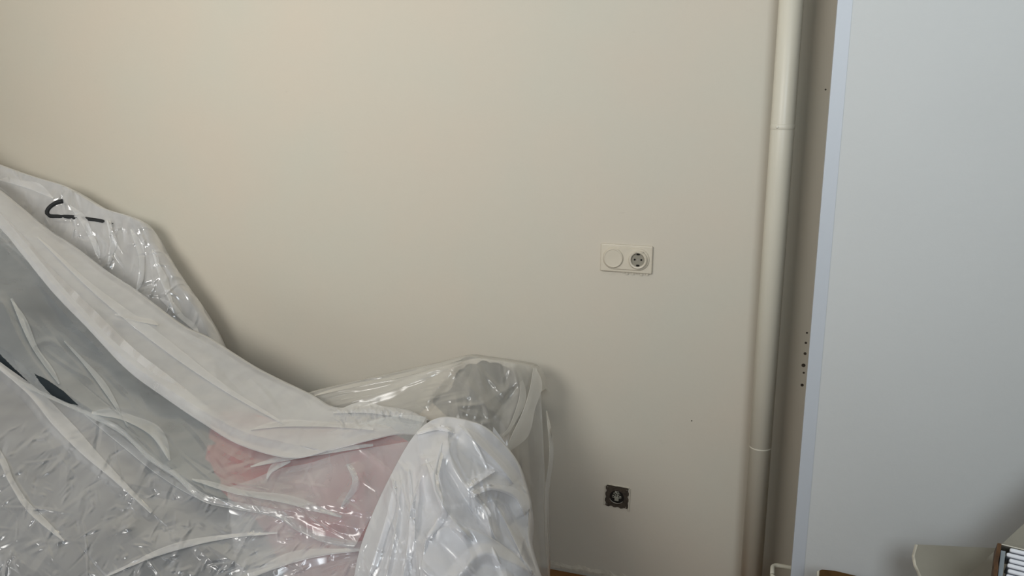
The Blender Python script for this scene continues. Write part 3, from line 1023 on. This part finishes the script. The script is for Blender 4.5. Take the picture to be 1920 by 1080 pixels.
def relief_cab(X, Y):
    h = fold(X, Y, [(600, 741), (680, 722), (770, 705), (866, 676)], .010, 6, 10)
    h += fold(X, Y, [(620, 752), (700, 742), (790, 712), (868, 678)], .010, 10, 14)
    h += fold(X, Y, [(868, 676), (840, 705), (815, 735), (795, 765)], .014, 12, 16)
    h += fold(X, Y, [(962, 684), (972, 740), (955, 800), (965, 880)], .020, 20, 16)
    h += fold(X, Y, [(996, 690), (984, 745), (975, 800), (980, 900), (985, 1080)], .016, 12, 20)
    h += fold(X, Y, [(1020, 760), (1028, 830), (1020, 930), (1026, 1080)], .010, 8, 10)
    h += fold(X, Y, [(870, 690), (890, 740), (930, 775)], .010, 20, 14)
    h += creases(X, Y, 87, 36, .010, 40, 10, region=(800, 960, 685, 800))
    h += creases(X, Y, 81, 40, .004, 40, 8, angle=1.4, spread=.6, region=(880, 1040, 680, 1150))
    h += creases(X, Y, 82, 26, .004, 60, 6, angle=-.25, spread=.3, region=(580, 860, 680, 800))
    return h + noise2(X, Y, 12, 140) * .006


drape(cab, TC, BC, 360, 240, [(540, 748, 2.34), (640, 722, 2.32), (760, 695, 2.30), (870, 670, 2.30), (965, 682, 2.31), (996, 689, 2.33), (1014, 735, 2.33), (540, 900, 2.2), (740, 930, 2.12), (850, 900, 2.06), (960, 850, 2.20), (900, 1150, 2.06), (1000, 1176, 2.18), (1036, 1178, 2.30), (1026, 900, 2.30), (880, 780, 2.16), (960, 760, 2.26), (985, 950, 2.25)],
      relief_cab, skirt=[(.015, -.002), (.05, -.006), (.09, -.03)])
D_CS = [(958, 690, 2.30), (998, 698, 2.32), (936, 800, 2.17), (972, 818, 2.19)]
for ln, wd in (([(1001, 690), (994, 730), (980, 775), (958, 822), (948, 850)], 26), ([(968, 686), (976, 735), (958, 795), (940, 820)], 10), ([(1024, 770), (1031, 850), (1022, 940), (1028, 1080)], 5)):
    pleat(cab, ln, wd, D_CS if wd > 6 else (lambda X, Y: X * 0 + 2.29), lambda X, Y: X * 0 + .004)
for ln, wd in (([(590, 742), (680, 722), (770, 703), (866, 674)], 7), ([(640, 750), (720, 735), (800, 708), (866, 680)], 9)):
    pleat(cab, ln, wd, [(540, 748, 2.34), (640, 722, 2.32), (760, 695, 2.30), (870, 670, 2.30), (640, 780, 2.28), (800, 740, 2.24)], relief_cab)
cs = cab.build('plastic_sheet', M['film_cab'])
tag(cs, 'thin almost clear plastic sheet hanging over the low cabinet by the wall', 'dust sheet', 'plastic dust sheets')

# red blanket lying under the front sheet
red = Sheet()
drape(red, [(400, 772), (470, 775), (560, 800), (650, 800), (740, 815), (790, 850), (820, 900)], [(380, 890), (430, 930), (490, 985), (570, 1150), (650, 1300), (740, 1310), (820, 1310)], 120, 110,
      lambda X, Y: np.maximum(film_depth(X, Y), np.where(X > 690, tps(D_H, X, Y), 0)) + .045 - .03 * np.exp(-((X - 450) / 50) ** 2 - ((Y - 850) / 30) ** 2) + np.where(X > 690, .012, 0),
      lambda X, Y: creases(X, Y, 91, 30, .006, 90, 24) + noise2(X, Y, 15, 150) * .006, roll=(.008, .05))
rb = red.build('blanket', M['red'])
tag(rb, 'red blanket showing pink through the plastic sheet beside the armrest', 'blanket')

# charcoal throw over the sofa, right under the film
thr = Sheet()
drape(thr, [(-170, 330), (-40, 420), (60, 520), (170, 640), (300, 760), (420, 840), (470, 870)], [(-170, 1330), (0, 1330), (150, 1330), (300, 1330), (400, 1300), (480, 1250), (540, 1180)], 160, 160,
      lambda X, Y: film_depth(X, Y) + .05,
      lambda X, Y: creases(X, Y, 95, 24, .008, 120, 30, angle=.8) + noise2(X, Y, 16, 200) * .008, roll=(.008, .05))
o = thr.build('blanket', M['charcoal'])
tag(o, 'charcoal throw showing dark through a slit in the sheet at the left', 'blanket')

# black cable lying on the tall chair
cp = np.array([(118, 377), (106, 380), (94, 388), (88, 398), (93, 405), (110, 406), (135, 407), (165, 411), (192, 415), (212, 422)], float)
cd_ = tps(D_R, cp[:, 0], cp[:, 1]) - relief_rear(cp[:, 0], cp[:, 1]) + np.linspace(-.0015, .005, len(cp))
pts = smooth_line([at_d(x, y, d) for (x, y), d in zip(cp, cd_)], 40)
o = obj('cable', tube(pts, .0075, 8), M['cable'], None, True)
tag(o, 'black bent cable caught in the crinkled sheet at far left', 'cable')

# ------------------------------------------------------------------ packaging in front of the white wall
# grey-white carton with two raised flaps
BX = empty('open_carton', (0.45, -.95, 0))
tag(BX, 'grey white cardboard carton with raised torn flaps at lower right', 'carton')


def sheet_part(name, pix, thick, material, root, jag=None):
    """flat card panel through pixel/depth corners with real thickness"""
    P = [Vector(at_d(*q)) - Vector(root.location) for q in pix]
    n = (P[1] - P[0]).cross(P[-1] - P[0]).normalized()
    bm = bmesh.new()
    a = [bm.verts.new(p) for p in P]
    b = [bm.verts.new(p + n * thick) for p in P]
    bm.faces.new(a)
    bm.faces.new(b[::-1])
    for k in range(len(P)):
        bm.faces.new((a[k], a[(k + 1) % len(P)], b[(k + 1) % len(P)], b[k]))
    return obj(name, bm, material, root)


rim = [(1720, 1022), (1717, 1032), (1714, 1043), (1716, 1054), (1717, 1060), (1722, 1070), (1727, 1082), (1731, 1100), (1735, 1130)]
dl = lambda x, y: 1.62 - (x - 1717) * .0002 - (y - 1022) * .0006
flap = sheet_part('side_flap', [(x, y, dl(x, y)) for x, y in rim + [(1830, 1135), (1880, 1060), (1868, 1029), (1800, 1026)]], .004, M['card_grey'], BX)
pts = [Vector(at_d(x - 1.2, y, dl(x, y) - .002)) - Vector(BX.location) for x, y in rim]
obj('torn_edge', tube(pts, .0032, 6), M['card_edge'], flap)
df2 = lambda x, y: 1.50 - (x - 1810) * .0004 - (y - 1080) * .0001
sheet_part('front_flap', [(x, y, df2(x, y)) for x, y in ((1740, 1146), (1815, 1080), (1868, 1030), (1925, 977), (2060, 850), (2240, 680), (2300, 760), (2300, 1170))], .004, M['card_grey'], BX)  # unseen upper right part added to cast the diagonal shadow on the white wall

BW = empty('brown_carton', (0.12, -.75, 0))
tag(BW, 'brown cardboard carton corner peeking in at the bottom edge', 'carton')
q = [(1533, 1071, 1.72), (1541, 1068, 1.725), (1565, 1070, 1.74), (1606, 1080, 1.76), (1660, 1093, 1.78), (1700, 1103, 1.80), (1690, 1220, 1.66), (1525, 1200, 1.60), (1528, 1110, 1.68)]
sheet_part('lid', q, .004, M['card_brown'], BW)
sheet_part('lid_edge', [(1528, 1110, 1.677), (1532, 1071, 1.715), (1536, 1069, 1.717), (1533, 1110, 1.675)], .006, M['card_edge'], BW)
sheet_part('side', [(1525, 1200, 1.62), (1690, 1220, 1.68), (1690, 1500, 1.50), (1535, 1500, 1.45)], .004, M['card_brown'], BW)

bm = bmesh.new()
for lo, hi in (((-.14, -.20, 0), (.36, .16, .006)), ((-.14, -.20, .006), (-.134, .16, .40)), ((.354, -.20, .006), (.36, .16, .40)), ((-.134, -.20, .006), (.354, -.194, .40)), ((-.134, .154, .006), (.354, .16, .40))):
    add_box(bm, lo, hi)
obj('carton_body', bm, M['card_grey'], BX)

# stack of thin white boards in a torn brown wrap
yaw = math.radians(-13)
TILT = math.radians(-34)
O = Vector(at_d(1876, 1026, 1.34))
WR = empty('board_pack', O, yaw)
WR.rotation_euler = (TILT, 0, yaw)
tag(WR, 'torn brown wrapper round the white boards at lower right corner', 'wrapper')
bm = bmesh.new()
rg = random.Random(6)
prev = None
for k in range(26):
    z = .004 - k * .008
    j = rg.uniform(-.0015, .0015)
    cur = [bm.verts.new((-.006 + j, -.012, z)), bm.verts.new((.000 + j * .5, -.014, z)), bm.verts.new((.001, .10, z)), bm.verts.new((-.006, .10, z))]
    if prev:
        for a in range(4):
            bm.faces.new((prev[a], prev[(a + 1) % 4], cur[(a + 1) % 4], cur[a]))
    else:
        bm.faces.new(cur)
    prev = cur
bm.faces.new(prev)
obj('wrapper_side', bm, M['wrap'], WR)
obj('inner_card', box((.001, -.008, -.20), (.0075, .10, -.006)), M['board_back'], WR)
obj('top_sheet', box((-.004, -.010, .003), (.30, .10, .0045), .0006, 1), M['tub'], WR)
brd = None
pitch = .0085
for k in range(14):
    if brd is None:
        bm = box((0, 0, -.0068), (.30, .10, 0), .0025, 2)
        me = bpy.data.meshes.new('white_board')
        bm.to_mesh(me)
        bm.free()
        brd = link('white_board', me, M['board'])
        o = brd
    else:
        o = bpy.data.objects.new('white_board', brd.data)
        COL.objects.link(o)
    off = Matrix.Rotation(yaw, 4, 'Z') @ Matrix.Rotation(TILT, 4, 'X') @ Vector((.008 + rg.uniform(0, .006), rg.uniform(-.012, -.004), .002 - k * pitch))
    o.location = O + off
    o.rotation_euler = (TILT, rg.uniform(-.006, .006), yaw)
    nm = ['topmost', 'second', 'third', 'fourth', 'fifth', 'sixth', 'seventh', 'eighth', 'ninth', 'tenth', 'eleventh', 'twelfth', 'thirteenth', 'fourteenth'][k]
    tag(o, 'thin white board, %s from the top of the stack at lower right' % nm, 'board', 'stacked white boards')
